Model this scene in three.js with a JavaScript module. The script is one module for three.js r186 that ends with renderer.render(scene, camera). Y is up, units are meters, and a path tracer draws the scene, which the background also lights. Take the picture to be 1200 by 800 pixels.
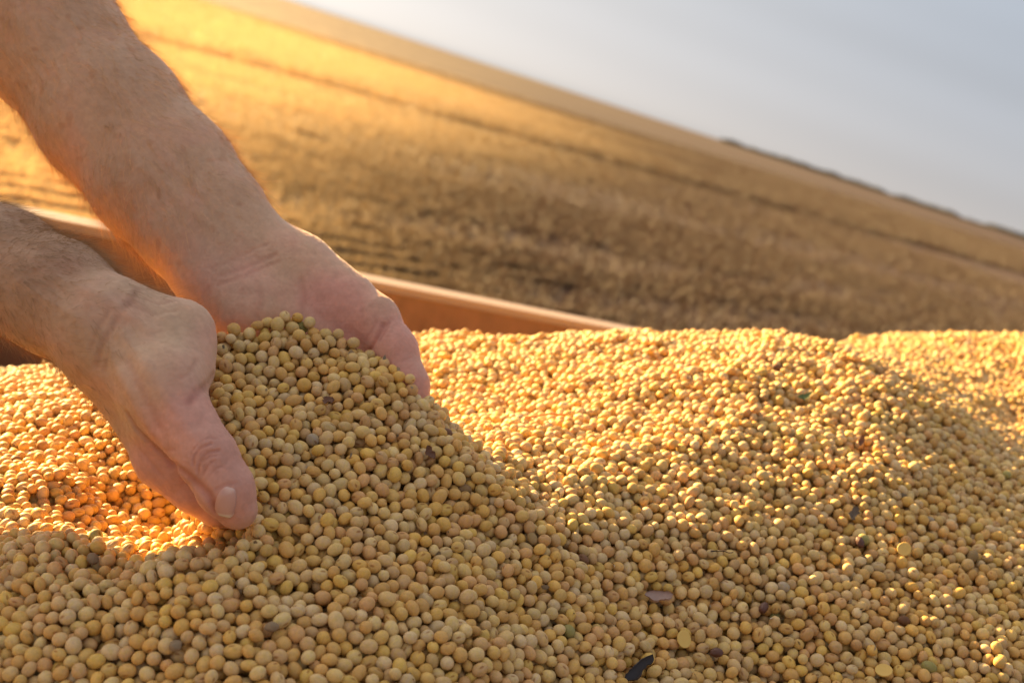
import * as THREE from 'three';
import { mergeGeometries, mergeVertices } from 'three/addons/utils/BufferGeometryUtils.js';

// ------------------------------------------------------------------ camera, sky, sun, exposure
const PITCH = 0.2083, ROLL = 0.3065, FOCAL = 1500;          // focal length in pixels of a 1200 x 800 frame
const EYE = new THREE.Vector3(0, 2.6, 0);
const scene = new THREE.Scene();
const camera = new THREE.PerspectiveCamera(2 * Math.atan(400 / FOCAL) * 180 / Math.PI, 1.5, 0.05, 6000);
camera.position.copy(EYE);
camera.quaternion.setFromAxisAngle(new THREE.Vector3(0, 0, 1), ROLL)
  .multiply(new THREE.Quaternion().setFromAxisAngle(new THREE.Vector3(1, 0, 0), -PITCH));
camera.focus = 0.645; camera.userData.fStop = 9.5;
camera.updateMatrixWorld(true);

const renderer = new THREE.WebGLRenderer();
renderer.toneMapping = THREE.LinearToneMapping;
renderer.toneMappingExposure = 5.4;
renderer.shadowMap.enabled = true;

const SUN_ELEV = 16, SUN_AZ = -44;                          // degrees; azimuth from straight ahead, right is positive
const rad = Math.PI / 180;
const sunDir = new THREE.Vector3(Math.sin(SUN_AZ * rad) * Math.cos(SUN_ELEV * rad), Math.sin(SUN_ELEV * rad), -Math.cos(SUN_AZ * rad) * Math.cos(SUN_ELEV * rad));
const sun = new THREE.DirectionalLight(new THREE.Color().setRGB(1, 0.67, 0.28), 5);
sun.position.copy(EYE).addScaledVector(sunDir, 60); sun.target.position.copy(EYE);
sun.castShadow = true; sun.shadow.radius = 2;
sun.shadow.mapSize.set(4096, 4096);
Object.assign(sun.shadow.camera, { left: -3, right: 3, top: 3, bottom: -3, near: 1, far: 200 });
scene.add(sun, sun.target);

{ // evening sky: grey-blue air, a pale pinkish horizon, a broad white glow round the sun
  const W = 1024, H = 512, data = new Float32Array(W * H * 4);
  for (let j = 0; j < H; j++) {
    const el = ((j + 0.5) / H - 0.5) * Math.PI, y = Math.sin(el);
    for (let i = 0; i < W; i++) {
      const az = ((i + 0.5) / W - 0.5) * 2 * Math.PI, x = Math.cos(az) * Math.cos(el), z = Math.sin(az) * Math.cos(el);
      const dot = Math.min(1, Math.max(-1, x * sunDir.x + y * sunDir.y + z * sunDir.z)), ang = Math.acos(dot) / rad;
      const e = Math.max(0, el / rad), drift = Math.sin(az * 2.1 + 0.6) * 0.5;
      const streak = 0.045 * Math.sin(e * 1.1 + drift * 3 + Math.sin(az * 7 + e * 0.3) * 0.9) * Math.exp(-e / 16) + 0.02 * Math.sin(e * 2.9 + az * 9);
      const g1 = 3.0 * Math.exp(-ang / 7), g2 = 2.6 * Math.exp(-Math.pow(ang / 26, 1.5)), g3 = 0.18 * Math.exp(-ang / 60);
      const hor = Math.exp(-e / 6), top = smooth(8, 34, e), base = [0.262 + 0.15 * hor + 0.17 * top, 0.345 + 0.055 * hor + 0.10 * top, 0.455 - 0.055 * hor + 0.05 * top];
      const o = (j * W + i) * 4;
      data[o] = base[0] * (1 + streak) + g1 + g2 * 1.0 + g3 * 1.1;
      data[o + 1] = base[1] * (1 + streak) + g1 * 0.93 + g2 * 0.88 + g3 * 0.9;
      data[o + 2] = base[2] * (1 + streak) + g1 * 0.78 + g2 * 0.72 + g3 * 0.7;
      data[o + 3] = 1; for (let k = 0; k < 3; k++) data[o + k] *= 0.205;
    }
  }
  const t = new THREE.DataTexture(data, W, H, THREE.RGBAFormat, THREE.FloatType);
  t.mapping = THREE.EquirectangularReflectionMapping; t.magFilter = THREE.LinearFilter; t.needsUpdate = true;
  scene.background = t; scene.environment = t;
}

// ------------------------------------------------------------------ helpers
function rng(seed) { let s = seed >>> 0; return () => { s = (s + 0x6d2b79f5) | 0; let t = Math.imul(s ^ (s >>> 15), 1 | s); t = (t + Math.imul(t ^ (t >>> 7), 61 | t)) ^ t; return ((t ^ (t >>> 14)) >>> 0) / 4294967296; }; }
const clamp = (x, a, b) => x < a ? a : x > b ? b : x, lerp = (a, b, t) => a + (b - a) * t;
function smooth(a, b, x) { const t = Math.min(1, Math.max(0, (x - a) / (b - a))); return t * t * (3 - 2 * t); }
function h3(ix, iy, iz) { let n = Math.imul(ix, 374761393) ^ Math.imul(iy, 668265263) ^ Math.imul(iz, 1274126177); n = Math.imul(n ^ (n >>> 13), 1103515245); return ((n ^ (n >>> 16)) >>> 0) / 4294967296; }
function noise3(x, y, z) {  // value noise, -1..1
  const ix = Math.floor(x), iy = Math.floor(y), iz = Math.floor(z); let fx = x - ix, fy = y - iy, fz = z - iz;
  fx = fx * fx * (3 - 2 * fx); fy = fy * fy * (3 - 2 * fy); fz = fz * fz * (3 - 2 * fz);
  const a = lerp(lerp(h3(ix, iy, iz), h3(ix + 1, iy, iz), fx), lerp(h3(ix, iy + 1, iz), h3(ix + 1, iy + 1, iz), fx), fy);
  const b = lerp(lerp(h3(ix, iy, iz + 1), h3(ix + 1, iy, iz + 1), fx), lerp(h3(ix, iy + 1, iz + 1), h3(ix + 1, iy + 1, iz + 1), fx), fy);
  return lerp(a, b, fz) * 2 - 1;
}
const fbm = (x, y, z, n = 4) => { let s = 0, a = 0.5, f = 1; for (let i = 0; i < n; i++) { s += a * noise3(x * f, y * f, z * f); a *= 0.5; f *= 2.03; } return s; };
const taken = new Map();
const numbered = (n) => { const k = taken.get(n) ?? 0; taken.set(n, k + 1); return k ? n + '_' + String(k).padStart(3, '0') : n; };
function tag(o, name, label, category, group, kind) {
  o.name = numbered(name); if (label) o.userData.label = label; if (category) o.userData.category = category;
  if (group) o.userData.group = group; if (kind) o.userData.kind = kind;
  scene.add(o); shadows(o); return o;
}
function shadows(o) { o.traverse((m) => { m.castShadow = m.receiveShadow = true; }); return o; }
function mesh(name, geo, mat, parent) { const m = new THREE.Mesh(geo, mat); m.name = name; if (parent) parent.add(m); return m; }
function geometry(pos, idx, nor, col) {
  const g = new THREE.BufferGeometry();
  g.setAttribute('position', new THREE.BufferAttribute(pos instanceof Float32Array ? pos : new Float32Array(pos), 3));
  if (idx) g.setIndex(new THREE.BufferAttribute(idx instanceof Uint32Array ? idx : new Uint32Array(idx), 1));
  if (nor) g.setAttribute('normal', new THREE.BufferAttribute(nor, 3)); else g.computeVertexNormals();
  if (col) g.setAttribute('color', new THREE.BufferAttribute(col, 3));
  return g;
}
// The trailer stands on a slope of its own: its frame is turned by ROLL about the line of sight. tray(x, y, z) -> world.
const TRAY = new THREE.Matrix4().makeRotationZ(ROLL).setPosition(EYE);
const cp = Math.cos(PITCH), sp = Math.sin(PITCH);
function P(px, py, d) { const x = (px - 600) / FOCAL * d, y = (400 - py) / FOCAL * d; return [x, y * cp - d * sp, -y * sp - d * cp]; }   // a surveyed point, in tray axes
function toPixel(x, y, z) { const yc = y * cp - z * sp, zc = y * sp + z * cp; return [600 + FOCAL * x / -zc, 400 - FOCAL * yc / -zc, -zc]; }

// ------------------------------------------------------------------ thin plate splines for the surface of the heap
function solve(A, b) {
  const n = b.length;
  for (let i = 0; i < n; i++) {
    let p = i; for (let r = i + 1; r < n; r++) if (Math.abs(A[r][i]) > Math.abs(A[p][i])) p = r;
    [A[i], A[p]] = [A[p], A[i]]; [b[i], b[p]] = [b[p], b[i]];
    for (let r = i + 1; r < n; r++) { const f = A[r][i] / A[i][i]; if (f) { for (let c = i; c < n; c++) A[r][c] -= f * A[i][c]; b[r] -= f * b[i]; } }
  }
  for (let i = n - 1; i >= 0; i--) { for (let c = i + 1; c < n; c++) b[i] -= A[i][c] * b[c]; b[i] /= A[i][i]; }
  return b;
}
function spline(points, soft) {  // points [x, y, z] -> height y over (x, z)
  const n = points.length, phi = (r2) => r2 < 1e-12 ? 0 : 0.5 * r2 * Math.log(r2);
  const A = [], b = [];
  for (let i = 0; i < n + 3; i++) { A.push(new Array(n + 3).fill(0)); b.push(i < n ? points[i][1] : 0); }
  for (let i = 0; i < n; i++) {
    for (let j = 0; j < n; j++) A[i][j] = phi((points[i][0] - points[j][0]) ** 2 + (points[i][2] - points[j][2]) ** 2) + (i === j ? soft : 0);
    A[i][n] = A[n][i] = 1; A[i][n + 1] = A[n + 1][i] = points[i][0]; A[i][n + 2] = A[n + 2][i] = points[i][2];
  }
  const w = solve(A, b);
  return (x, z) => { let s = w[n] + w[n + 1] * x + w[n + 2] * z; for (let i = 0; i < n; i++) s += w[i] * phi((x - points[i][0]) ** 2 + (z - points[i][2]) ** 2); return s; };
}
const at = (list) => list.map((a) => P(...a));
const basePts = at([
  [0, 790, .54], [200, 790, .53], [400, 790, .535], [700, 790, .63], [900, 790, .67], [1200, 790, .70], [1500, 800, .79], [-300, 800, .55],
  [620, 650, .665], [800, 620, .72], [1100, 600, .795], [600, 480, .86], [800, 480, .85], [1000, 480, .88], [1200, 600, .85], [1400, 640, .91],
  [500, 391, 1.08], [620, 388, 1.08], [720, 382, 1.07], [800, 385, 1.06], [880, 391, 1.05], [960, 397, 1.03], [1060, 437, .985], [1200, 538, .94], [1400, 660, .94],
  [1200, 500, 1.12], [1200, 450, 1.22], [1200, 398, 1.36], [1020, 398, 1.28], [1400, 405, 1.36], [1400, 500, 1.18],
  [0, 432, .97], [110, 422, .97], [-200, 440, .97], [60, 490, .80], [0, 560, .69], [-200, 600, .66], [0, 640, .615], [70, 620, .635],
  [40, 580, .68], [85, 560, .71], [110, 520, .775], [120, 585, .725], [150, 610, .715], [190, 635, .70], [130, 640, .675], [220, 575, .745], [250, 620, .70], [170, 560, .745],
  [200, 652, .577], [255, 648, .582], [140, 661, .578], [85, 662, .588], [30, 640, .605], [200, 700, .553], [100, 700, .558], [0, 700, .57],
  [240, 520, .745], [330, 480, .80], [430, 470, .86],
]);
{ // behind the crest the beans fall away towards the side of the trailer
  for (const [px, py, d] of [[500, 393, 1.08], [620, 394, 1.08], [800, 397, 1.06], [110, 422, .97], [300, 405, 1.03], [-200, 440, .97]]) {
    const a = P(px, py, d); basePts.push([a[0] * 1.12, a[1] - 0.028, a[2] - 0.13], [a[0] * 1.3, a[1] - 0.085, a[2] - 0.32]);
  }
  for (const px of [1000, 1200, 1400]) { const a = P(px, 399, 1.34); basePts.push([a[0] * 1.2, a[1] - 0.05, a[2] - 0.25]); }
}
const baseH = spline(basePts, 4e-6);
const moundPts = at([
  [252, 381, .688], [300, 372, .697], [345, 369, .70], [385, 383, .70], [420, 406, .70], [450, 420, .70], [475, 446, .69], [492, 475, .685], [530, 520, .675], [600, 585, .67], [650, 625, .665],
  [246, 450, .655], [300, 440, .67], [360, 440, .675], [430, 470, .67], [290, 520, .625], [360, 520, .637], [450, 540, .645],
  [300, 610, .598], [400, 620, .605], [500, 600, .637], [560, 640, .635], [300, 700, .564], [500, 700, .585], [620, 700, .63], [400, 700, .572],
]);
const moundH = spline(moundPts, 2e-5);
// outline of the mound (tray x, z) with the steepness of its flank beyond each edge
const outline = [[256, 376, .69, 4], [345, 363, .705, 4], [400, 392, .705, 4], [440, 404, .705, 3], [478, 440, .695, 1.0], [500, 478, .687, .75], [560, 545, .675, .7], [640, 615, .668, .6], [680, 690, .635, .5], [560, 770, .575, .5], [330, 760, .56, .6], [270, 660, .585, 1.0], [296, 610, .597, 4], [294, 560, .607, 4], [274, 515, .625, 4], [250, 470, .647, 4], [252, 420, .668, 4]]
  .map(([a, b, c, k]) => { const p = P(a, b, c); return [p[0], p[2], k]; });
function moundDrop(x, z) {
  let inside = false, dist = 1e9, drop = 1e9;
  for (let i = 0, j = outline.length - 1; i < outline.length; j = i++) {
    const [ax, az, k] = outline[j], [bx, bz] = outline[i];
    if ((az > z) !== (bz > z) && x < (bx - ax) * (z - az) / (bz - az) + ax) inside = !inside;
    const dx = bx - ax, dz = bz - az, t = clamp(((x - ax) * dx + (z - az) * dz) / (dx * dx + dz * dz), 0, 1);
    const e = Math.hypot(x - ax - t * dx, z - az - t * dz); if (e < dist) { dist = e; drop = e * lerp(k, outline[i][2], t); }
  }
  return inside ? 0 : drop;
}
const GX0 = -0.75, GZ0 = -1.95, GS = 0.0025, GNX = 720, GNZ = 660;
const grid = new Float32Array(GNX * GNZ);
for (let j = 0; j < GNZ; j++) for (let i = 0; i < GNX; i++) {
  const x = GX0 + i * GS, z = GZ0 + j * GS;
  let y = clamp(baseH(x, z), -0.5, -0.12) + 0.004 * noise3(x * 18, 3, z * 18) + 0.003 * noise3(x * 45, 7, z * 45);
  const [qx, , qd] = toPixel(x, y, z), back = smooth(930, 1040, qx), reach = lerp(1.10, 1.40, back);
  if (qd > reach) y = Math.min(y, lerp(-0.232, -0.272, back) - 0.30 * (qd - reach) - 0.5 * (qd - reach) ** 2);
  const drop = moundDrop(x, z);
  if (drop < 0.16) { const m = Math.min(moundH(x, z), -0.126) - drop + 0.002 * noise3(x * 40, 1, z * 40), k = 0.006, h = clamp(0.5 + 0.5 * (m - y) / k, 0, 1); y = lerp(y, m, h) + k * h * (1 - h); }
  grid[j * GNX + i] = y;
}
function heapH(x, z) {
  const u = clamp((x - GX0) / GS, 0, GNX - 1.001), v = clamp((z - GZ0) / GS, 0, GNZ - 1.001), i = u | 0, j = v | 0, a = u - i, b = v - j, o = j * GNX + i;
  return lerp(lerp(grid[o], grid[o + 1], a), lerp(grid[o + GNX], grid[o + GNX + 1], a), b);
}
function heapHit(px, py) {  // where the line of sight through a point of the picture meets the heap
  for (let d = 0.45; d < 1.8; d += 0.001) { const p = P(px, py, d); if (p[1] < heapH(p[0], p[2])) return p; }
  return P(px, py, 1);
}

// ------------------------------------------------------------------ the two hands and forearms as a distance field
// a bone is [A, B, ra, rb]; a point is [px, py, depth]; radii in millimetres
const mm = 0.001;
function bone(a, b, ra, rb) { const A = P(...a), B = P(...b), d = [B[0] - A[0], B[1] - A[1], B[2] - A[2]]; return { A, B, d, l2: d[0] ** 2 + d[1] ** 2 + d[2] ** 2 + 1e-12, ra: ra * mm, rb: rb * mm }; }
function chain(...list) { const out = []; for (let i = 0; i + 1 < list.length; i++) out.push(bone(list[i].slice(0, 3), list[i + 1].slice(0, 3), list[i][3], list[i + 1][3])); return out; }
function dBone(o, x, y, z) {
  const px = x - o.A[0], py = y - o.A[1], pz = z - o.A[2];
  let t = (px * o.d[0] + py * o.d[1] + pz * o.d[2]) / o.l2; t = t < 0 ? 0 : t > 1 ? 1 : t;
  const ex = px - t * o.d[0], ey = py - t * o.d[1], ez = pz - t * o.d[2];
  return Math.sqrt(ex * ex + ey * ey + ez * ez) - (o.ra + (o.rb - o.ra) * t);
}
const smin = (a, b, k) => { const h = k - Math.abs(a - b); return h <= 0 ? (a < b ? a : b) : (a < b ? a : b) - h * h * 0.25 / k; };
function makeField({ body, fingers, grooves, ridges, kBody = 14, kJoin = 8, rough = 1 }) {
  const pts = [...body, ...fingers.flat()].flatMap((o) => [[...o.A, o.ra], [...o.B, o.rb]]);
  const lo = [0, 1, 2].map((c) => Math.min(...pts.map((p) => p[c] - p[3])) - 0.012), hi = [0, 1, 2].map((c) => Math.max(...pts.map((p) => p[c] + p[3])) + 0.012);
  const raw = (x, y, z) => {
    let d = 1e9; for (const o of body) d = smin(d, dBone(o, x, y, z), kBody * mm);
    let f = 1e9;
    for (const c of fingers) { let g = 1e9; for (const o of c) g = smin(g, dBone(o, x, y, z), 5 * mm); f = smin(f, g, 1.5 * mm); }
    return smin(d, f, kJoin * mm);
  };
  const onSkin = ([px, py]) => { for (let d = 0.5; d < 1; d += 0.0005) { const p = P(px, py, d); if (raw(...p) < 0.0003) return [px, py, d]; } return [px, py, 0.7]; };
  const lines = ([list, depth, width]) => { const fineList = []; for (let i = 0; i + 1 < list.length; i++) for (let k = 0; k < 4; k++) fineList.push([0, 1].map((c) => lerp(list[i][c], list[i + 1][c], k / 4))); fineList.push(list[list.length - 1]); const q = fineList.map(onSkin); return [q.slice(1).map((b, i) => bone(q[i], b, 0, 0)), depth * mm, width * mm, q.map((a) => P(...a))]; };
  const boxed = (l) => { const c = [0, 1, 2].map((k) => l[3].reduce((a, b) => a + b[k], 0) / l[3].length); return [...l, c, Math.max(...l[3].map((a) => Math.hypot(a[0] - c[0], a[1] - c[1], a[2] - c[2]))) + 3 * l[2]]; };
  const gr = grooves.map(lines).map(boxed), rd = ridges.map(lines).map(boxed);
  const marks = (x, y, z) => {
    let e = 0;
    for (const [bs, depth, w, , c, reach] of gr) { if ((x - c[0]) ** 2 + (y - c[1]) ** 2 + (z - c[2]) ** 2 > reach * reach) continue; let m = 1e9; for (const o of bs) m = Math.min(m, dBone(o, x, y, z)); if (m < 3 * w) e += depth * Math.exp(-(m * m) / (w * w)); }
    for (const [bs, depth, w, , c, reach] of rd) { if ((x - c[0]) ** 2 + (y - c[1]) ** 2 + (z - c[2]) ** 2 > reach * reach) continue; let m = 1e9; for (const o of bs) m = Math.min(m, dBone(o, x, y, z)); if (m < 3 * w) e -= depth * Math.exp(-(m * m) / (w * w)); }
    return e;
  };
  const fine = (x, y, z) => raw(x, y, z) + marks(x, y, z) + rough * (0.0006 * noise3(x * 45, y * 45, z * 45) + 0.00022 * noise3(x * 190, y * 190, z * 190) + 0.00016 * Math.abs(noise3(x * 480, y * 480, z * 480)) + 0.00015 * noise3(x * 1000, y * 1000, z * 1000));
  return { raw, fine, lo, hi, marks };
}
// the near arm: a right hand, palm up, thumb towards us
const near = makeField({
  body: [
    ...chain([-330, 215, .755, 44], [-120, 268, .70, 36], [0, 312, .668, 28.5], [64, 347, .648, 26.5], [124, 388, .628, 24]),
    ...chain([-330, 215, .80, 40], [-120, 268, .735, 32], [0, 315, .695, 26], [64, 350, .672, 24], [126, 392, .652, 21]),
    bone([124, 388, .628], [178, 430, .625], 23, 22),
    bone([135, 382, .63], [212, 392, .632], 17, 13.5),          // base of the thumb, upper side
    bone([212, 392, .632], [219, 432, .622], 13.5, 12),
    bone([148, 404, .632], [187, 452, .606], 20.5, 18.5),           // thumb metacarpal
    bone([130, 410, .64], [194, 535, .622], 19, 14),            // index metacarpal
    bone([150, 410, .665], [215, 540, .648], 20, 15),
    bone([165, 405, .69], [245, 535, .672], 19, 15),
    bone([180, 400, .705], [275, 520, .695], 17, 14),
    bone([190, 500, .61], [215, 540, .612], 12, 11),
  ],
  fingers: [
    chain([187, 452, .606, 17.5], [242, 535, .590, 13.6], [264, 573, .588, 12.6], [277, 596, .590, 9.6]),        // thumb
    chain([196, 538, .621, 14], [228, 570, .619, 11.6], [258, 588, .625, 11.2], [330, 612, .645, 9], [370, 612, .668, 8]),
    chain([222, 545, .648, 13], [290, 592, .652, 10.5], [350, 605, .668, 9.5], [395, 590, .69, 8]),
    chain([250, 540, .672, 12], [320, 580, .68, 10], [370, 585, .695, 9], [405, 570, .71, 7.5]),
    chain([278, 525, .695, 11], [330, 555, .705, 9], [365, 555, .715, 8], [395, 540, .725, 7]),
  ],
  grooves: [
    [[[148, 486], [158, 503], [176, 522], [200, 543]], 2.3, 1.9],                  // fold of the web under the thumb
    [[[200, 543], [222, 560], [244, 580], [254, 600]], 1.9, 2.1],                              // where thumb and index finger meet
    [[[150, 512], [168, 534], [188, 556]], 0.6, 1.3], [[[178, 520], [190, 528], [204, 527]], 0.5, 0.9],
    [[[226, 544], [227, 534], [234, 525], [246, 520]], 1.0, 0.65], [[[231, 553], [233, 541], [241, 531], [255, 528]], 1.15, 0.65], [[[236, 541], [246, 534], [252, 534]], 0.5, 0.5], [[[238, 555], [243, 545], [250, 540]], 0.6, 0.55], [[[222, 536], [225, 527], [231, 521]], 0.35, 0.5], [[[236, 516], [243, 513], [252, 514]], 0.3, 0.5], [[[229, 537], [236, 529], [243, 527]], 0.35, 0.5], [[[246, 556], [252, 549], [260, 546]], 0.3, 0.5],
    [[[112, 428], [119, 402], [138, 372], [163, 338]], 0.8, 2.0], [[[121, 432], [128, 406], [147, 376]], 0.6, 1.6], [[[106, 408], [112, 388], [126, 366]], 0.4, 1.6],   // creases of the bent wrist
    [[[242, 452], [232, 458], [222, 470]], 1.3, 2.0], [[[250, 440], [240, 456]], 0.8, 2.0],
    [[[160, 470], [172, 500]], 0.35, 2.5], [[[150, 425], [166, 462], [186, 500]], 0.6, 4], [[[170, 350], [186, 356], [204, 352]], 0.5, 1.0], [[[160, 360], [180, 368], [206, 364]], 0.4, 1.0], [[[212, 442], [222, 436], [232, 420]], 0.5, 1.4], [[[205, 470], [222, 500]], 0.4, 4],
    [[[276, 566], [262, 568], [252, 574]], 0.45, 0.9],   // around the nail
  ],
  ridges: [[[[142, 392], [172, 430], [196, 466], [222, 508]], 1.0, 3.6], [[[128, 408], [150, 455], [176, 505]], 0.8, 3.4], [[[196, 372], [214, 398], [216, 430]], 0.5, 4], [[[60, 322], [120, 348], [172, 384]], 0.9, 3.2], [[[20, 330], [90, 372]], 0.6, 3], [[[140, 440], [165, 480], [188, 520]], 0.6, 4]],
});
// the far arm: a left hand, palm towards us, thumb on the far side of the beans
const far = makeField({
  body: [
    ...chain([-60, -110, .845, 49], [52, 40, .80, 44.5], [130, 136, .785, 41], [192, 206, .768, 35], [242, 262, .755, 27.5]),
    ...chain([130, 136, .785, 38], [205, 198, .77, 31], [258, 246, .757, 24], [292, 288, .750, 21]),
    ...chain([130, 136, .785, 38], [180, 218, .765, 32], [216, 274, .748, 24], [252, 328, .740, 20]),
    bone([270, 295, .748], [305, 325, .745], 24, 23),
    bone([292, 288, .750], [345, 318, .748], 20, 21),
    bone([252, 328, .740], [300, 368, .728], 20, 22),           // heel of the hand
    bone([345, 322, .748], [400, 358, .738], 22, 20),           // ball of the thumb
    bone([300, 368, .735], [400, 430, .735], 22, 20),
    bone([330, 350, .75], [430, 420, .742], 22, 19),
  ],
  fingers: [
    chain([385, 348, .742, 19], [436, 374, .728, 14.2], [462, 410, .718, 12.2], [479, 452, .708, 10.6], [486, 478, .704, 8]),     // thumb
    chain([430, 425, .735, 13], [465, 480, .715, 10.5], [478, 530, .69, 9.5], [470, 560, .67, 8]),
    chain([405, 440, .735, 13], [440, 505, .71, 10.5], [452, 560, .68, 9.5], [440, 580, .665, 8]),
    chain([375, 440, .73, 12], [410, 505, .705, 10], [425, 560, .68, 9], [420, 580, .665, 7.5]),
    chain([340, 430, .725, 11], [375, 490, .70, 9], [395, 530, .68, 8], [400, 550, .67, 7]),
  ],
  grooves: [
    [[[433, 410], [438, 400], [449, 381]], 1.6, 1.6], [[[445, 398], [452, 386], [458, 374]], 0.6, 1.2], [[[428, 398], [434, 388], [440, 378]], 0.4, 1.2],
    [[[352, 328], [356, 350], [352, 372]], 0.5, 1.6], [[[420, 345], [424, 366]], 0.35, 1.2],
    [[[258, 322], [282, 314], [322, 298]], 0.7, 1.5], [[[254, 334], [284, 322], [326, 306]], 0.5, 1.3], [[[246, 314], [276, 302], [312, 286]], 0.45, 1.2], [[[300, 330], [306, 352], [300, 370]], 0.5, 2],
    [[[286, 340], [330, 346]], 0.4, 4], [[[476, 432], [484, 428]], 0.3, 0.8], [[[470, 424], [482, 418]], 0.3, 0.8],
  ],
  ridges: [[[[150, 180], [220, 240], [275, 290]], 0.9, 4.5], [[[180, 170], [250, 240], [300, 290]], 0.7, 3.5], [[[258, 350], [262, 372]], 0.8, 6]],
});

// surface nets, then two rounds of subdivision put back onto the field
function skin(field, cell) {
  const { lo, hi, raw, fine } = field, n = [0, 1, 2].map((c) => Math.ceil((hi[c] - lo[c]) / cell) + 1), [nx, ny, nz] = n;
  const v = new Float32Array(nx * ny * nz), id = (i, j, k) => (k * ny + j) * nx + i;
  const big = 3;  // skip blocks far from the surface
  for (let k = 0; k < nz; k += big) for (let j = 0; j < ny; j += big) for (let i = 0; i < nx; i += big) {
    const c = raw(lo[0] + (i + 1) * cell, lo[1] + (j + 1) * cell, lo[2] + (k + 1) * cell);
    const deep = Math.abs(c) > cell * 3.6;
    for (let c2 = k; c2 < Math.min(nz, k + big); c2++) for (let b2 = j; b2 < Math.min(ny, j + big); b2++) for (let a2 = i; a2 < Math.min(nx, i + big); a2++)
      v[id(a2, b2, c2)] = deep ? c : raw(lo[0] + a2 * cell, lo[1] + b2 * cell, lo[2] + c2 * cell);
  }
  const vert = new Int32Array(nx * ny * nz).fill(-1), pos = [], tri = [];
  for (let k = 0; k + 1 < nz; k++) for (let j = 0; j + 1 < ny; j++) for (let i = 0; i + 1 < nx; i++) {
    let sx = 0, sy = 0, sz = 0, c = 0;
    const edge = (a, b, ax, ay, az, bx, by, bz) => { if ((a < 0) !== (b < 0)) { const t = a / (a - b); sx += lerp(ax, bx, t); sy += lerp(ay, by, t); sz += lerp(az, bz, t); c++; } };
    const q = [0, 1, 2, 3, 4, 5, 6, 7].map((m) => v[id(i + (m & 1), j + (m >> 1 & 1), k + (m >> 2))]);
    const neg = q.filter((x) => x < 0).length; if (neg === 0 || neg === 8) continue;
    for (const [a, b] of [[0, 1], [2, 3], [4, 5], [6, 7], [0, 2], [1, 3], [4, 6], [5, 7], [0, 4], [1, 5], [2, 6], [3, 7]]) edge(q[a], q[b], a & 1, a >> 1 & 1, a >> 2, b & 1, b >> 1 & 1, b >> 2);
    vert[id(i, j, k)] = pos.length / 3; pos.push(lo[0] + (i + sx / c) * cell, lo[1] + (j + sy / c) * cell, lo[2] + (k + sz / c) * cell);
  }
  const quad = (a, b, c, d, flip) => { if (a < 0 || b < 0 || c < 0 || d < 0) return; flip ? tri.push(a, c, b, a, d, c) : tri.push(a, b, c, a, c, d); };
  for (let k = 1; k + 1 < nz; k++) for (let j = 1; j + 1 < ny; j++) for (let i = 1; i + 1 < nx; i++) {
    const o = v[id(i, j, k)] < 0;
    if (o !== v[id(i + 1, j, k)] < 0) quad(vert[id(i, j - 1, k - 1)], vert[id(i, j, k - 1)], vert[id(i, j, k)], vert[id(i, j - 1, k)], !o);
    if (o !== v[id(i, j + 1, k)] < 0) quad(vert[id(i - 1, j, k - 1)], vert[id(i, j, k - 1)], vert[id(i, j, k)], vert[id(i - 1, j, k)], o);
    if (o !== v[id(i, j, k + 1)] < 0) quad(vert[id(i - 1, j - 1, k)], vert[id(i, j - 1, k)], vert[id(i, j, k)], vert[id(i - 1, j, k)], !o);
  }
  const e = 0.0006;
  const grad = (f, x, y, z) => { const a = f(x + e, y - e, z - e), b = f(x - e, y - e, z + e), c = f(x - e, y + e, z - e), d = f(x + e, y + e, z + e); return [(a - b - c + d) / (4 * e), (-a - b + c + d) / (4 * e), (-a + b - c + d) / (4 * e)]; };
  const settle = (f, m, from = 0) => { for (let i = from; i < m.length; i += 3) { const d = f(m[i], m[i + 1], m[i + 2]), g = grad(f, m[i], m[i + 1], m[i + 2]), l = g[0] ** 2 + g[1] ** 2 + g[2] ** 2 + 1e-9, s = clamp(d / l, -0.006, 0.006); m[i] -= g[0] * s; m[i + 1] -= g[1] * s; m[i + 2] -= g[2] * s; } };
  let p = pos, t = tri; settle(raw, p);
  for (let level = 0; level < 2; level++) {
    const edges = new Map(), from = p.length, out = new Uint32Array(t.length * 4); let w = 0;
    const mid = (a, b) => { const key = a < b ? a * 2097152 + b : b * 2097152 + a; let m = edges.get(key); if (m === undefined) { m = p.length / 3; p.push((p[a * 3] + p[b * 3]) / 2, (p[a * 3 + 1] + p[b * 3 + 1]) / 2, (p[a * 3 + 2] + p[b * 3 + 2]) / 2); edges.set(key, m); } return m; };
    for (let i = 0; i < t.length; i += 3) { const [a, b, c] = [t[i], t[i + 1], t[i + 2]], x = mid(a, b), y = mid(b, c), z = mid(c, a); for (const q of [a, x, z, x, b, y, z, y, c, x, y, z]) out[w++] = q; }
    t = out; if (!level) settle(raw, p, from);
  }
  if (field.hot) {  // one more split where the folds are fine
    const hotMid = (a, b) => { const x = (p[a * 3] + p[b * 3]) / 2, y = (p[a * 3 + 1] + p[b * 3 + 1]) / 2, z = (p[a * 3 + 2] + p[b * 3 + 2]) / 2; return field.hot.some(([hx, hy, hz, r]) => (x - hx) ** 2 + (y - hy) ** 2 + (z - hz) ** 2 < r * r); };
    const edges = new Map(), out = [];
    const mid = (a, b) => { const key = a < b ? a * 2097152 + b : b * 2097152 + a; let m = edges.get(key); if (m === undefined) { if (hotMid(a, b)) { m = p.length / 3; p.push((p[a * 3] + p[b * 3]) / 2, (p[a * 3 + 1] + p[b * 3 + 1]) / 2, (p[a * 3 + 2] + p[b * 3 + 2]) / 2); } else m = -1; edges.set(key, m); } return m; };
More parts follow.
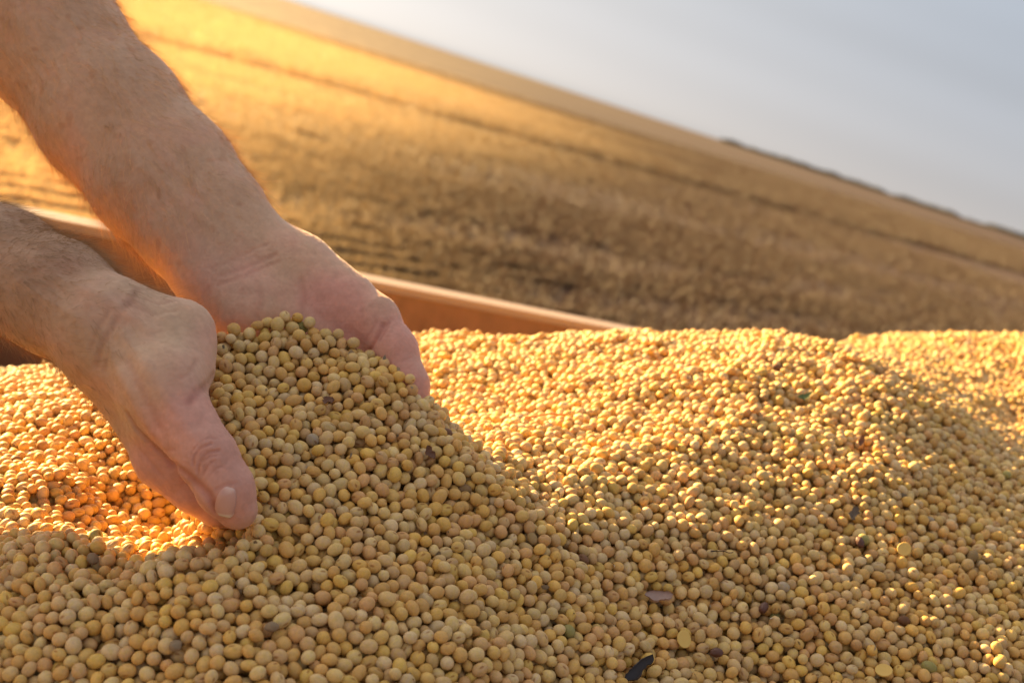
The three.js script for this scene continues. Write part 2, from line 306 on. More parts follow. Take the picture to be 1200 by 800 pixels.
    for (let i = 0; i < t.length; i += 3) {
      let v = [t[i], t[i + 1], t[i + 2]], m = [mid(v[0], v[1]), mid(v[1], v[2]), mid(v[2], v[0])]; const n = m.filter((q) => q >= 0).length;
      if (n === 0) { out.push(...v); continue; }
      if (n === 3) { out.push(v[0], m[0], m[2], m[0], v[1], m[1], m[2], m[1], v[2], m[0], m[1], m[2]); continue; }
      while (!(n === 1 ? m[0] >= 0 : m[2] < 0)) { v = [v[1], v[2], v[0]]; m = [m[1], m[2], m[0]]; }
      if (n === 1) out.push(v[0], m[0], v[2], m[0], v[1], v[2]); else out.push(v[0], m[0], v[2], m[0], m[1], v[2], m[0], v[1], m[1]);
    }
    t = new Uint32Array(out);
  }
  settle(fine, p); settle(fine, p); settle(fine, p);
  const P3 = new Float32Array(p), N3 = new Float32Array(P3.length);
  for (let i = 0; i < P3.length; i += 3) { const g = grad(fine, P3[i], P3[i + 1], P3[i + 2]), l = Math.hypot(...g) || 1; N3[i] = g[0] / l; N3[i + 1] = g[1] / l; N3[i + 2] = g[2] / l; }
  return { P3, N3, t: t instanceof Uint32Array ? t : new Uint32Array(t) };
}
near.hot = [[...P(232, 535, .578), 0.034], [...P(185, 530, .60), 0.03]]; far.hot = [[...P(445, 392, .715), 0.02], [...P(290, 312, .725), 0.026]];
const CELL = 0.0042;
const skins = [[near, skin(near, CELL)], [far, skin(far, CELL)]];
// make sure faces look outwards
for (const [, s] of skins) { let w = 0; for (let i = 0; i < s.t.length; i += 300) { const [a, b, c] = [s.t[i] * 3, s.t[i + 1] * 3, s.t[i + 2] * 3], u = [0, 1, 2].map((k) => s.P3[b + k] - s.P3[a + k]), v = [0, 1, 2].map((k) => s.P3[c + k] - s.P3[a + k]); w += (u[1] * v[2] - u[2] * v[1]) * s.N3[a] + (u[2] * v[0] - u[0] * v[2]) * s.N3[a + 1] + (u[0] * v[1] - u[1] * v[0]) * s.N3[a + 2] > 0 ? 1 : -1; } if (w < 0) for (let i = 0; i < s.t.length; i += 3) { const q = s.t[i]; s.t[i] = s.t[i + 1]; s.t[i + 1] = q; } console.log('skin', s.P3.length / 3, s.t.length / 3); }

// redder where blood shows: thumb, knuckles, heel; a number 0..1
const blush = at([[272, 590, .58], [240, 535, .575], [215, 570, .605], [180, 555, .60], [235, 480, .59], [260, 350, .725], [460, 390, .71], [485, 455, .70], [395, 360, .72]]);
const wristN = P(122, 392, .62), wristF = P(272, 306, .74);
const armT = [P(-330, 215, .755), P(-60, -110, .845)].map((a, i) => { const w = [wristN, wristF][i], d = [0, 1, 2].map((c) => w[c] - a[c]), l = Math.hypot(...d); return { a, d: d.map((v) => v / l), l }; });
const along = (i, x, y, z) => { const { a, d, l } = armT[i]; return (x - a[0]) * d[0] + (y - a[1]) * d[1] + (z - a[2]) * d[2] - l; };  // metres past the wrist
const skinMat = new THREE.MeshPhysicalMaterial({ vertexColors: true, roughness: 0.58, specularIntensity: 0.6, transmission: 0.14, thickness: 0, sheen: 0.35, sheenColor: new THREE.Color(1, 0.8, 0.6), sheenRoughness: 0.45 });
const person = new THREE.Group();
{
  const geos = skins.map(([f, s], which) => {
    const col = new Float32Array(s.P3.length);
    for (let i = 0; i < s.P3.length; i += 3) {
      const x = s.P3[i], y = s.P3[i + 1], z = s.P3[i + 2];
      let b = 0; for (const q of blush) b += Math.exp(-((x - q[0]) ** 2 + (y - q[1]) ** 2 + (z - q[2]) ** 2) / 0.0005);
      const hand = smooth(-0.03, 0.05, along(which, x, y, z));
      const mot = fbm(x * 55, y * 55, z * 55, 3), fine = noise3(x * 330, y * 330, z * 330), pore = noise3(x * 900, y * 900, z * 900);
      b = clamp(b * 0.75 + hand * 0.2 + mot * 0.55, 0, 1);
      const fr = smooth(0.62, 0.8, noise3(x * 160 + 9, y * 160, z * 160)) * (1 - hand * 0.7);
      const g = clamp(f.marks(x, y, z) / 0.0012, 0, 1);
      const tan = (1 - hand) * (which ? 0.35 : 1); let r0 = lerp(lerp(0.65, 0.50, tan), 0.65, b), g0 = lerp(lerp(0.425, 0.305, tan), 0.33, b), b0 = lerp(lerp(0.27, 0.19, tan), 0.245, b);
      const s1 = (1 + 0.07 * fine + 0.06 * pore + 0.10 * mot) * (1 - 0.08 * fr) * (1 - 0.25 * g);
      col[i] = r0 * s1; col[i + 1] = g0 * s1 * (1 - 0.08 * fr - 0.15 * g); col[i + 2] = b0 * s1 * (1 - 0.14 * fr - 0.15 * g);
    }
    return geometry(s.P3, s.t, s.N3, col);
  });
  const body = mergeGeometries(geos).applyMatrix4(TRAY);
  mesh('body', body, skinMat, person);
  // thumbnail: a curved plate over the end of the thumb
  const nailMat = new THREE.MeshPhysicalMaterial({ vertexColors: true, roughness: 0.32, clearcoat: 0.35, clearcoatRoughness: 0.3 });
  const e0 = P(270, 570, .574), e1 = P(261, 612, .576), right = P(283, 588, .576), left = P(252, 582, .576);
  const ax = [0, 1, 2].map((c) => e1[c] - e0[c]), rt = [0, 1, 2].map((c) => right[c] - left[c]);
  const N = 26, pos = [], idx = [], col = [], gr = (x, y, z) => { const e = 0.0008; return [near.raw(x + e, y, z) - near.raw(x - e, y, z), near.raw(x, y + e, z) - near.raw(x, y - e, z), near.raw(x, y, z + e) - near.raw(x, y, z - e)].map((v) => v / (2 * e)); };
  for (const layer of [1, 0]) for (let j = 0; j <= N; j++) for (let i = 0; i <= N; i++) {
    const u = i / N * 2 - 1, v = j / N, width = (0.40 + 0.06 * v) * Math.pow(clamp(1 - Math.pow(Math.abs(v - 0.52) / 0.55, 2.6), 0.02, 1), 0.5);
    let q = [0, 1, 2].map((c) => e0[c] + ax[c] * v + rt[c] * u * width);
    for (let m = 0; m < 4; m++) { const d = near.raw(...q), g = gr(...q), l = g[0] ** 2 + g[1] ** 2 + g[2] ** 2; q = q.map((a, c) => a - g[c] * d / l); }
    const g = gr(...q), l = Math.hypot(...g), off = (layer ? 0.0006 + 0.0003 * v - 0.0007 * Math.pow(Math.abs(u), 6) - (v < 0.06 ? 0.0007 * (1 - v / 0.06) : 0) + 0.00004 * noise3(u * 22, 0, 0) : -0.0006);
    pos.push(q[0] + g[0] / l * off, q[1] + g[1] / l * off, q[2] + g[2] / l * off);
    const tip = smooth(0.84, 0.93, v + 0.05 * u * u), lun = 1 - smooth(0.10, 0.24, v + u * u * 0.12);
    col.push(lerp(0.60, 0.70, Math.max(tip, lun)) * (1 - 0.12 * u * u), lerp(0.345, 0.56, Math.max(tip, lun * 0.5)) * (1 - 0.2 * u * u), lerp(0.275, 0.44, Math.max(tip, lun * 0.5)) * (1 - 0.2 * u * u));
  }
  const S = (N + 1) * (N + 1);
  for (let j = 0; j < N; j++) for (let i = 0; i < N; i++) { const a = j * (N + 1) + i, b = a + 1, c = a + N + 1, d = c + 1; idx.push(a, b, c, b, d, c, S + a, S + c, S + b, S + b, S + c, S + d); }
  for (let i = 0; i < N; i++) for (const [a, b] of [[i, i + 1], [N * (N + 1) + i + 1, N * (N + 1) + i], [(i + 1) * (N + 1), i * (N + 1)], [i * (N + 1) + N, (i + 1) * (N + 1) + N]]) idx.push(a, S + a, b, b, S + a, S + b);
  const nail = geometry(pos, idx, null, new Float32Array(col)).applyMatrix4(TRAY);
  mesh('thumbnail', nail, nailMat, person);
  // arm hair: thousands of fine tapered strands, combed towards the hand
  const strand = (bend) => { const p = [], ix = [], K = 5; for (let k = 0; k <= K; k++) { const t = k / K, w = 1 - 0.85 * t; for (let s = 0; s < 3; s++) { const a = s * 2.0944; p.push(Math.cos(a) * w + 0, t, Math.sin(a) * w); } } for (let k = 0; k < K; k++) for (let s = 0; s < 3; s++) { const a = k * 3 + s, b = k * 3 + (s + 1) % 3; ix.push(a, b, a + 3, b, b + 3, a + 3); } for (let i = 0; i < p.length; i += 3) p[i] += bend * p[i + 1] * p[i + 1]; return [p, ix]; };
  const [sp0, si0] = strand(0); const R = rng(77), mats = [], q = new THREE.Quaternion(), tints = [];
  const hairLen = [0.0125, 0.0145], amount = [13000, 11000];
  skins.forEach(([f, s], which) => {
    const nt = s.t.length / 3, D = armT[which].d; let made = 0, tries = 0;
    while (made < amount[which] && tries++ < 400000) {
      const t = Math.floor(R() * nt) * 3, a = s.t[t] * 3, x = s.P3[a], y = s.P3[a + 1], z = s.P3[a + 2], w = along(which, x, y, z);
      const [hx, hy] = toPixel(x, y, z); if (hx < -60 || hy < -60) continue;
      const N = new THREE.Vector3(s.N3[a], s.N3[a + 1], s.N3[a + 2]);
      const patch = 0.55 + 0.6 * noise3(x * 40, y * 40, z * 40);
      if (R() > patch * (1 - smooth(which ? -0.05 : -0.02, which ? 0.0 : 0.03, w))) continue;
      const cl = fbm(x * 60 + 5, y * 60, z * 60, 2), cl2 = fbm(x * 60 - 15, y * 60, z * 60, 2);
      const dir = new THREE.Vector3(...D).multiplyScalar(0.9); dir.x += cl * 1.1 + (R() - 0.5) * 0.8; dir.y += cl2 * 1.1 - 0.25 + (R() - 0.5) * 0.8; dir.z += (R() - 0.5) * 0.5;
      dir.addScaledVector(N, -dir.dot(N)).normalize();
      const lift = 0.25 + R() * R() * 0.8, L = hairLen[which] * (0.5 + R() * 0.9), th = 0.00005 + R() * 0.00003;
      // a curved strand: X leans along the skin, Y starts out of it
      const Y = N.clone().multiplyScalar(lift * 1.3).addScaledVector(dir, 1).normalize(), X = N.clone().multiplyScalar(-1).addScaledVector(Y, N.dot(Y)).normalize(), Z = new THREE.Vector3().crossVectors(X, Y);
      const m = new THREE.Matrix4().makeBasis(X.clone().multiplyScalar(th), Y.clone().multiplyScalar(L), Z.clone().multiplyScalar(th));
      m.setPosition(x - N.x * 0.0003, y - N.y * 0.0003, z - N.z * 0.0003); mats.push(m.premultiply(TRAY)); const k = 0.7 + R() * 0.7; tints.push(which ? [0.80 * k, 0.55 * k, 0.27 * k] : [0.55 * k, 0.36 * k, 0.18 * k]); made++;
    }
  });
  const bendGeo = geometry(strand(40)[0], si0);
  const hair = new THREE.InstancedMesh(bendGeo, new THREE.MeshPhysicalMaterial({ color: 0xffffff, roughness: 0.6, specularIntensity: 0.3, transmission: 0.5, thickness: 0 }), mats.length);
  mats.forEach((m, i) => { hair.setMatrixAt(i, m); hair.setColorAt(i, new THREE.Color().setRGB(...tints[i])); });
  hair.name = 'arm_hair'; hair.userData.kind = 'stuff'; person.add(hair);
  // the rest of the person, added out of the picture to shade the beans at lower left: shirt, neck and head under a cap
  const V = (x, y, z) => [x, y, z], B3 = (A, B, ra, rb) => { const d = [0, 1, 2].map((c) => B[c] - A[c]); return { A, B, d, l2: d[0] ** 2 + d[1] ** 2 + d[2] ** 2 + 1e-12, ra, rb }; };
  const elbowN = P(-330, 215, .775), elbowF = P(-60, -110, .845), shN = V(-1.0, 0.28, -1.09), shF = V(-0.985, 0.34, -1.345), hip = V(-1.45, -0.42, -1.27), chest = V(-1.15, 0.18, -1.25), neck = V(-1.05, 0.40, -1.23), headC = V(-0.99, 0.54, -1.21);
  const solid = (bones, k, cell, name, material) => {
    const pts = bones.flatMap((o) => [[...o.A, o.ra], [...o.B, o.rb]]), f = (x, y, z) => { let d = 1e9; for (const o of bones) d = smin(d, dBone(o, x, y, z), k); return d + 0.003 * noise3(x * 22, y * 22, z * 22); };
    const s = skin({ lo: [0, 1, 2].map((c) => Math.min(...pts.map((p) => p[c] - p[3])) - 0.05), hi: [0, 1, 2].map((c) => Math.max(...pts.map((p) => p[c] + p[3])) + 0.05), raw: f, fine: f }, cell);
    mesh(name, geometry(s.P3, s.t, s.N3).applyMatrix4(TRAY), material, person);
  };
  solid([B3(hip, chest, 0.15, 0.155), B3([hip[0], hip[1], hip[2] + 0.12], [chest[0] - 0.02, chest[1], chest[2] + 0.11], 0.13, 0.13), B3(chest, shN, 0.13, 0.075), B3(chest, shF, 0.13, 0.075), B3(shN, [0, 1, 2].map((c) => lerp(shN[c], elbowN[c], 0.8)), 0.075, 0.062), B3(shF, [0, 1, 2].map((c) => lerp(shF[c], elbowF[c], 0.8)), 0.075, 0.064), B3(chest, neck, 0.11, 0.065)], 0.06, 0.02, 'shirt', new THREE.MeshStandardMaterial({ color: new THREE.Color('#5d6b7c'), roughness: 0.9 }));
  const plain = new THREE.MeshStandardMaterial({ color: new THREE.Color().setRGB(0.55, 0.36, 0.26), roughness: 0.55 });
  solid([B3(shN, elbowN, 0.05, 0.043), B3(shF, elbowF, 0.05, 0.048), B3(neck, headC, 0.055, 0.06), B3([headC[0] - 0.01, headC[1] + 0.03, headC[2]], [headC[0] + 0.035, headC[1] - 0.05, headC[2] + 0.01], 0.085, 0.06)], 0.03, 0.014, 'upper_arm_and_head', plain);
  solid([B3([headC[0] - 0.02, headC[1] + 0.05, headC[2]], [headC[0] - 0.005, headC[1] + 0.06, headC[2]], 0.088, 0.088), B3([headC[0] + 0.06, headC[1] + 0.045, headC[2] - 0.03], [headC[0] + 0.13, headC[1] + 0.03, headC[2] + 0.03], 0.018, 0.012)], 0.03, 0.014, 'cap', new THREE.MeshStandardMaterial({ color: new THREE.Color('#6a5a40'), roughness: 0.9 }));
  tag(person, 'person', 'person with bare hairy forearms scooping soybeans in both cupped hands', 'person');
}

// ------------------------------------------------------------------ the beans
const R = rng(4242);
const beanTex = (() => {
  const W = 256, H = 128, d = new Uint8Array(W * H * 4), b = new Uint8Array(W * H * 4);
  for (let j = 0; j < H; j++) for (let i = 0; i < W; i++) {
    const th = j / H * Math.PI, ph = i / W * 2 * Math.PI, x = Math.sin(th) * Math.cos(ph), y = Math.cos(th), z = Math.sin(th) * Math.sin(ph);
    let m = 1 + 0.10 * fbm(x * 2.5, y * 2.5, z * 2.5, 3) + 0.05 * noise3(x * 14, y * 14, z * 14);
    let r = m, g = m, bl = m * (1 + 0.12 * noise3(x * 3 + 5, y * 3, z * 3));
    const du = (i - 64) / 7, dv = (j - 64) / 15, e = Math.sqrt(du * du + dv * dv), hil = 1 - smooth(0.7, 1.1, e), line = 1 - smooth(0.1, 0.3, Math.abs(du));
    r *= 1 - 0.22 * hil; g *= 1 - 0.30 * hil; bl *= 1 - 0.34 * hil;
    if (hil > 0) { r *= 1 + 0.2 * line * hil; g *= 1 + 0.2 * line * hil; }
    const seam = (1 - smooth(0.0, 1.6, Math.abs(i - 64))) * (Math.abs(j - 64) < 44 ? 1 : 0); r *= 1 - 0.12 * seam; g *= 1 - 0.14 * seam; bl *= 1 - 0.16 * seam;
    const o = (j * W + i) * 4; d[o] = clamp(r * 249, 0, 255); d[o + 1] = clamp(g * 249, 0, 255); d[o + 2] = clamp(bl * 249, 0, 255); d[o + 3] = 255;
    b[o] = b[o + 1] = b[o + 2] = clamp(150 + 60 * fbm(x * 4, y * 4, z * 4, 3) - 70 * hil - 30 * seam, 0, 255); b[o + 3] = 255;
  }
  const mk = (data, srgb) => { const t = new THREE.DataTexture(data, W, H); t.magFilter = THREE.LinearFilter; t.wrapS = t.wrapT = THREE.RepeatWrapping; if (srgb) t.colorSpace = THREE.SRGBColorSpace; t.needsUpdate = true; return t; };
  return [mk(d, true), mk(b, false)];
})();
const beanMat = (color) => new THREE.MeshPhysicalMaterial({ color, map: beanTex[0], bumpMap: beanTex[1], bumpScale: 0.00025, roughness: 0.55, specularIntensity: 0.45 });
const beanGeo = (w, h) => { const g = new THREE.SphereGeometry(1, w, h), p = g.attributes.position; for (let i = 0; i < p.count; i++) { let x = p.getX(i), y = p.getY(i), z = p.getZ(i); const hx = Math.exp(-((z - 1) ** 2 + x * x + 0.4 * y * y) / 0.16) * 0.07; z -= hx; p.setXYZ(i, x * 0.93, y * 1.06, z * 0.95); } g.computeVertexNormals(); return g; };
const TONE = 0.82, tones = ['#efc97e', '#ecc06f', '#f2cf8b', '#e9b96b', '#ecc480', '#f0c468', '#efcd95', '#e6b368', '#eac284', '#efbd64', '#e2b67a', '#ecba6c', '#ecc889', '#e5b172'].map((c) => new THREE.Color(c));
const odd = ['#9a7850', '#b0905e', '#bda788', '#8a6040', '#b0a462'].map((c) => new THREE.Color(c));

const RB = 0.00338, beans = [];   // {x, y, z, r, cap}
{
  const S = 0.0059;
  for (let z = -1.75; z < -0.36; z += S) for (let x = -0.70; x < 0.98; x += S) {
    const jx = x + (R() - 0.5) * S, jz = z + (R() - 0.5) * S, y = heapH(jx, jz), [px, py, d] = toPixel(jx, y, jz);
    const m = 140 + 14 / d; if (d < 0.4 || px < -m - 30 || px > 1200 + m || py > 800 + m + 30 || py < 340) continue;
    const gx = (heapH(jx + 0.004, jz) - heapH(jx - 0.004, jz)) / 0.008, gz = (heapH(jx, jz + 0.004) - heapH(jx, jz - 0.004)) / 0.008, st = Math.sqrt(1 + gx * gx + gz * gz);
    const layers = 3, extra = Math.min(3, st);
    for (let l = 0; l < layers; l++) for (let k = 0; k < extra; k++) {
      if (R() > extra - k || R() > 0.93) continue;
      const r = RB * (0.86 + 0.26 * R()); beans.push({ x: jx + (R() - 0.5) * S, z: jz + (R() - 0.5) * S, y: y - (r + l * 0.0057 + R() * 0.004) * Math.min(st, 3), r, cap: (R() < 0.07 ? 0.0022 : 0.0008 - 0.0030 * R()) });
    }
  }
  const G = 0.0081, key = (x, y, z) => (Math.floor(x / G) + 512) + (Math.floor(y / G) + 512) * 1024 + (Math.floor(z / G) + 512) * 1048576;
  for (let it = 0; it < 26; it++) {
    const cells = new Map(); for (const b of beans) { const k = key(b.x, b.y, b.z); const c = cells.get(k); c ? c.push(b) : cells.set(k, [b]); }
    for (const b of beans) {
      const ix = Math.floor(b.x / G) + 512, iy = Math.floor(b.y / G) + 512, iz = Math.floor(b.z / G) + 512;
      for (let a = -1; a <= 1; a++) for (let c = -1; c <= 1; c++) for (let e = -1; e <= 1; e++) {
        const list = cells.get(ix + a + (iy + c) * 1024 + (iz + e) * 1048576); if (!list) continue;
        for (const o of list) if (o !== b) { const dx = b.x - o.x, dy = b.y - o.y, dz = b.z - o.z, d2 = dx * dx + dy * dy + dz * dz, rr = (b.r + o.r) * 0.99; if (d2 < rr * rr) { const d = Math.sqrt(d2) + 1e-9, s = (rr - d) / d * 0.26; b.x += dx * s; b.y += dy * s; b.z += dz * s; o.x -= dx * s; o.y -= dy * s; o.z -= dz * s; } }
      }
    }
    for (const b of beans) {
      const h = heapH(b.x, b.z), gx = (heapH(b.x + 0.003, b.z) - heapH(b.x - 0.003, b.z)) / 0.006, gz = (heapH(b.x, b.z + 0.003) - heapH(b.x, b.z - 0.003)) / 0.006, n = Math.sqrt(1 + gx * gx + gz * gz);
      const dist = (b.y - h) / n, over = dist + b.r - b.cap, under = -dist - 0.0182;
      const mv = over > 0 ? -over * 0.8 : under > 0 ? under * 0.5 : -0.00008;
      b.x += -gx / n * mv; b.y += mv / n; b.z += -gz / n * mv;
      if (it > 8) for (const f of [near, far]) {
        if (b.x < f.lo[0] || b.x > f.hi[0] || b.y < f.lo[1] || b.y > f.hi[1] || b.z < f.lo[2] || b.z > f.hi[2]) continue;
        const d = f.raw(b.x, b.y, b.z) - b.r * 0.95; if (d > 0) continue;
        const e = 0.001, g = [f.raw(b.x + e, b.y, b.z) - f.raw(b.x - e, b.y, b.z), f.raw(b.x, b.y + e, b.z) - f.raw(b.x, b.y - e, b.z), f.raw(b.x, b.y, b.z + e) - f.raw(b.x, b.y, b.z - e)], l = Math.hypot(...g) + 1e-9;
        if (d < -0.012) { b.dead = true; continue; }
        b.x -= g[0] / l * d; b.y -= g[1] / l * d; b.z -= g[2] / l * d;
      }
    }
  }
}
// scraps among the beans keep a little room
const scrapSpots = [];
function scrapRoom(px, py, r) { const p = heapHit(px, py); scrapSpots.push([...p, r]); return p; }
const spots = {
  pod: scrapRoom(772, 703, 0.009), stalk: scrapRoom(748, 782, 0.009), straw: scrapRoom(640, 492, 0.004), leaf: scrapRoom(944, 467, 0.005), half: scrapRoom(1036, 788, 0.005), half2: scrapRoom(1060, 646, 0.005), half3: scrapRoom(802, 752, 0.004), husk: scrapRoom(1002, 605, 0.005), twig: scrapRoom(846, 652, 0.004),
  seed: scrapRoom(840, 762, 0.004), seed2: scrapRoom(895, 710, 0.004), clod: scrapRoom(318, 730, 0.005), clod2: scrapRoom(205, 752, 0.005), clod3: scrapRoom(108, 650, 0.004), flake: scrapRoom(384, 473, 0.004), flake2: scrapRoom(1010, 520, 0.004), seed3: scrapRoom(1008, 633, 0.004), flake3: scrapRoom(505, 535, 0.004),
};
const live = beans.filter((b) => !b.dead && !scrapSpots.some(([x, y, z, r]) => Math.hypot(b.x - x, b.z - z) < r && b.y > y - 0.0075) && near.raw(b.x, b.y, b.z) > b.r * 0.45 && far.raw(b.x, b.y, b.z) > b.r * 0.45);
console.log('beans', beans.length, live.length);
{ // which beans show, and how large: a small id buffer with the hands in it
  const W = 1200, H = 800, zb = new Float32Array(W * H).fill(1e9), idb = new Int32Array(W * H).fill(-1);
  for (const [, s] of skins) for (let i = 0; i < s.P3.length; i += 3) { const [px, py, d] = toPixel(s.P3[i], s.P3[i + 1], s.P3[i + 2]), x = px | 0, y = py | 0; for (let a = -2; a <= 2; a++) for (let c = -2; c <= 2; c++) if (x + a >= 0 && x + a < W && y + c >= 0 && y + c < H && d < zb[(y + c) * W + x + a]) { zb[(y + c) * W + x + a] = d; idb[(y + c) * W + x + a] = -2; } }
  live.forEach((b, n) => { const [px, py, d] = toPixel(b.x, b.y, b.z), r = b.r * FOCAL / d; for (let y = Math.max(0, Math.ceil(py - r)); y <= Math.min(H - 1, py + r); y++) for (let x = Math.max(0, Math.ceil(px - r)); x <= Math.min(W - 1, px + r); x++) { const e = (x - px) ** 2 + (y - py) ** 2; if (e > r * r) continue; const dd = d - Math.sqrt(r * r - e) * d / FOCAL, o = y * W + x; if (dd < zb[o]) { zb[o] = dd; idb[o] = n; } } b.seen = 0; });
  for (const n of idb) if (n >= 0) live[n].seen++;
}
const singles = new Set(live.slice().sort((a, b) => b.seen - a.seen).slice(0, 300));
const beanFine = beanGeo(24, 16), beanLow = beanGeo(18, 12), dented = beanGeo(22, 16);
{ const p = dented.attributes.position; for (let i = 0; i < p.count; i++) { const x = p.getX(i), y = p.getY(i), z = p.getZ(i), k = 1 + 0.09 * fbm(x * 2.2 + 3, y * 2.2, z * 2.2, 3) - 0.10 * Math.exp(-((Math.abs(x - 0.5 * y) / 0.16) ** 2)) * smooth(-0.2, 0.7, z); p.setXYZ(i, x * k, y * k, z * k); } dented.computeVertexNormals(); }
const flakeGeo = geometry([-1, 0, -.4, -.3, .25, -.8, .7, .1, -.6, 1, -.1, .2, .3, .3, .8, -.6, .1, .6, 0, .5, 0], [0, 1, 6, 1, 2, 6, 2, 3, 6, 3, 4, 6, 4, 5, 6, 5, 0, 6]);
const toneMats = tones.map((c) => beanMat(c.clone().multiplyScalar(TONE)));
const heap = new THREE.Group();
{
  const all = live.filter((b) => !singles.has(b)), white = beanMat(new THREE.Color(1, 1, 1)), shapes = [[], []]; for (const b of all) shapes[R() < 0.16 ? 1 : 0].push(b);
  const q = new THREE.Quaternion(), s = new THREE.Vector3(), m = new THREE.Matrix4(), c = new THREE.Color();
  const place = (b) => { q.set(R() - 0.5, R() - 0.5, R() - 0.5, R() - 0.5).normalize(); const e = 0.9 + R() * 0.2; s.set(b.r * e * (0.95 + R() * 0.08), b.r * (0.97 + R() * 0.22), b.r * e * (0.94 + 0.1 * R())); return m.compose(new THREE.Vector3(b.x, b.y, b.z), q, s).premultiply(TRAY); };
  shapes.forEach((rest, kind) => {
    const inst = new THREE.InstancedMesh(kind ? dented : beanLow, white, rest.length);
    rest.forEach((b, i) => {
      inst.setMatrixAt(i, place(b));
      const t = tones[Math.floor(R() * tones.length)]; c.copy(t); if (R() < 0.006) c.copy(odd[Math.floor(R() * odd.length)]); c.multiplyScalar(0.68 + R() * 0.24); inst.setColorAt(i, c);
    });
    inst.name = kind ? 'wrinkled_beans' : 'loose_beans'; inst.userData.kind = 'stuff'; heap.add(inst);
  });
  // flakes of seed coat and chaff caught between the beans
  const top = all.filter((b) => b.seen > 25), chaff = new THREE.InstancedMesh(flakeGeo, new THREE.MeshPhysicalMaterial({ color: 0xffffff, roughness: 0.7, transmission: 0.3, thickness: 0 }), 420);
  for (let i = 0; i < 420; i++) { const b = top[Math.floor(R() * top.length)], k = 0.0008 + 0.0019 * R() * R(); q.set(R() - 0.5, R() - 0.5, R() - 0.5, R() - 0.5).normalize(); m.compose(new THREE.Vector3(b.x + (R() - 0.5) * 0.006, b.y + b.r * (0.2 + 0.55 * R()), b.z + b.r * (R() - 0.2)), q, s.set(k * (1 + R()), k, k * (0.6 + R() * 0.6))).premultiply(TRAY); chaff.setMatrixAt(i, m); chaff.setColorAt(i, c.setRGB(0.42, 0.30, 0.16).multiplyScalar(0.35 + R() * 0.9)); }
  chaff.name = 'chaff'; chaff.userData.kind = 'stuff'; heap.add(chaff);
  // the packed body of the heap under the loose layer, down to the trailer floor
  const st = 6, pos = [], idx = [], nx = Math.floor(GNX / st), nz = Math.floor(GNZ / st);
  for (let j = 0; j < nz; j++) for (let i = 0; i < nx; i++) { const x = GX0 + i * st * GS, z = GZ0 + j * st * GS; let y = heapH(x, z); for (const [a, b] of [[.012, 0], [-.012, 0], [0, .012], [0, -.012]]) y = Math.min(y, heapH(x + a, z + b)); pos.push(x, y - 0.015, z); }
  for (let j = 0; j + 1 < nz; j++) for (let i = 0; i + 1 < nx; i++) { const a = j * nx + i; idx.push(a, a + nx, a + 1, a + 1, a + nx, a + nx + 1); }
  mesh('packed_core', geometry(pos, idx).applyMatrix4(TRAY), new THREE.MeshStandardMaterial({ color: new THREE.Color('#8a6a38'), roughness: 0.9 }), heap);
  tag(heap, 'soybean_heap', 'deep heap of loose yellow soybeans filling the trailer under the hands', 'soybeans', null, 'stuff');
  for (const b of singles) {
    const o = new THREE.Mesh(beanFine, toneMats[Math.floor(R() * tones.length)]); place(b).decompose(o.position, o.quaternion, o.scale);
    const [px, py] = toPixel(b.x, b.y, b.z);
    const zone = [[120, 'in the bottom left corner of the heap'], [235, 'in the front rows below the lit rim of the hollow'], [340, 'in the front rows straight below the thumb'], [470, 'in the front rows below the middle of the mound'], [600, 'in the front rows below the right flank of the mound'], [745, 'in the front rows left of the dark pod stalk'], [920, 'in the front rows between the dark pod stalk and the split beans'], [1300, 'in the bottom right corner of the heap']].find((a) => px < a[0])[1];
    tag(o, 'soybean', 'whole yellow soybean ' + zone, 'soybean', 'soybeans ' + zone);
  }
}
// ------------------------------------------------------------------ stray scraps lying on the beans
function onHeap(o, p, lift, turn) { const w = new THREE.Vector3(p[0], p[1] + lift, p[2]).applyMatrix4(TRAY); o.position.copy(w); o.rotation.set(turn[0], turn[1], ROLL + turn[2]); return o; }
function shell(len, wid, curl, seed, mat) {  // a curled scrap of pod with thickness
  const n = 14, m = 8, pos = [], idx = [], RR = rng(seed), a = RR() * 9;
  for (const side of [0, 1]) for (let i = 0; i <= n; i++) for (let j = 0; j <= m; j++) { const u = i / n * 2 - 1, v = j / m * 2 - 1, w = wid * Math.pow(1 - Math.abs(u) ** 2.2, 0.7) * (1 + 0.45 * noise3(u * 2.5, a, v > 0 ? 1 : 0) + 0.25 * noise3(u * 9, a, v > 0 ? 5 : 3) - 0.3 * u * Math.sin(a)), th = v * curl; pos.push(u * len, -Math.cos(th) * w * 0.5 + 0.22 * len * (1 - u * u) * -0.3 + (side ? 0.0004 : 0) + 0.0004 * noise3(u * 5, v * 5, a), Math.sin(th) * w + 0.1 * len * Math.sin(u * 2 + a)); }
  const S = (n + 1) * (m + 1); for (let i = 0; i < n; i++) for (let j = 0; j < m; j++) { const q = i * (m + 1) + j, b = q + 1, c = q + m + 1, d = c + 1; idx.push(q, c, b, b, c, d, S + q, S + b, S + c, S + b, S + d, S + c); }
  for (let i = 0; i < n; i++) for (const j of [0, m]) { const q = i * (m + 1) + j, c = q + m + 1; idx.push(q, S + q, c, c, S + q, S + c); }
  return new THREE.Mesh(geometry(pos, idx), mat);
}
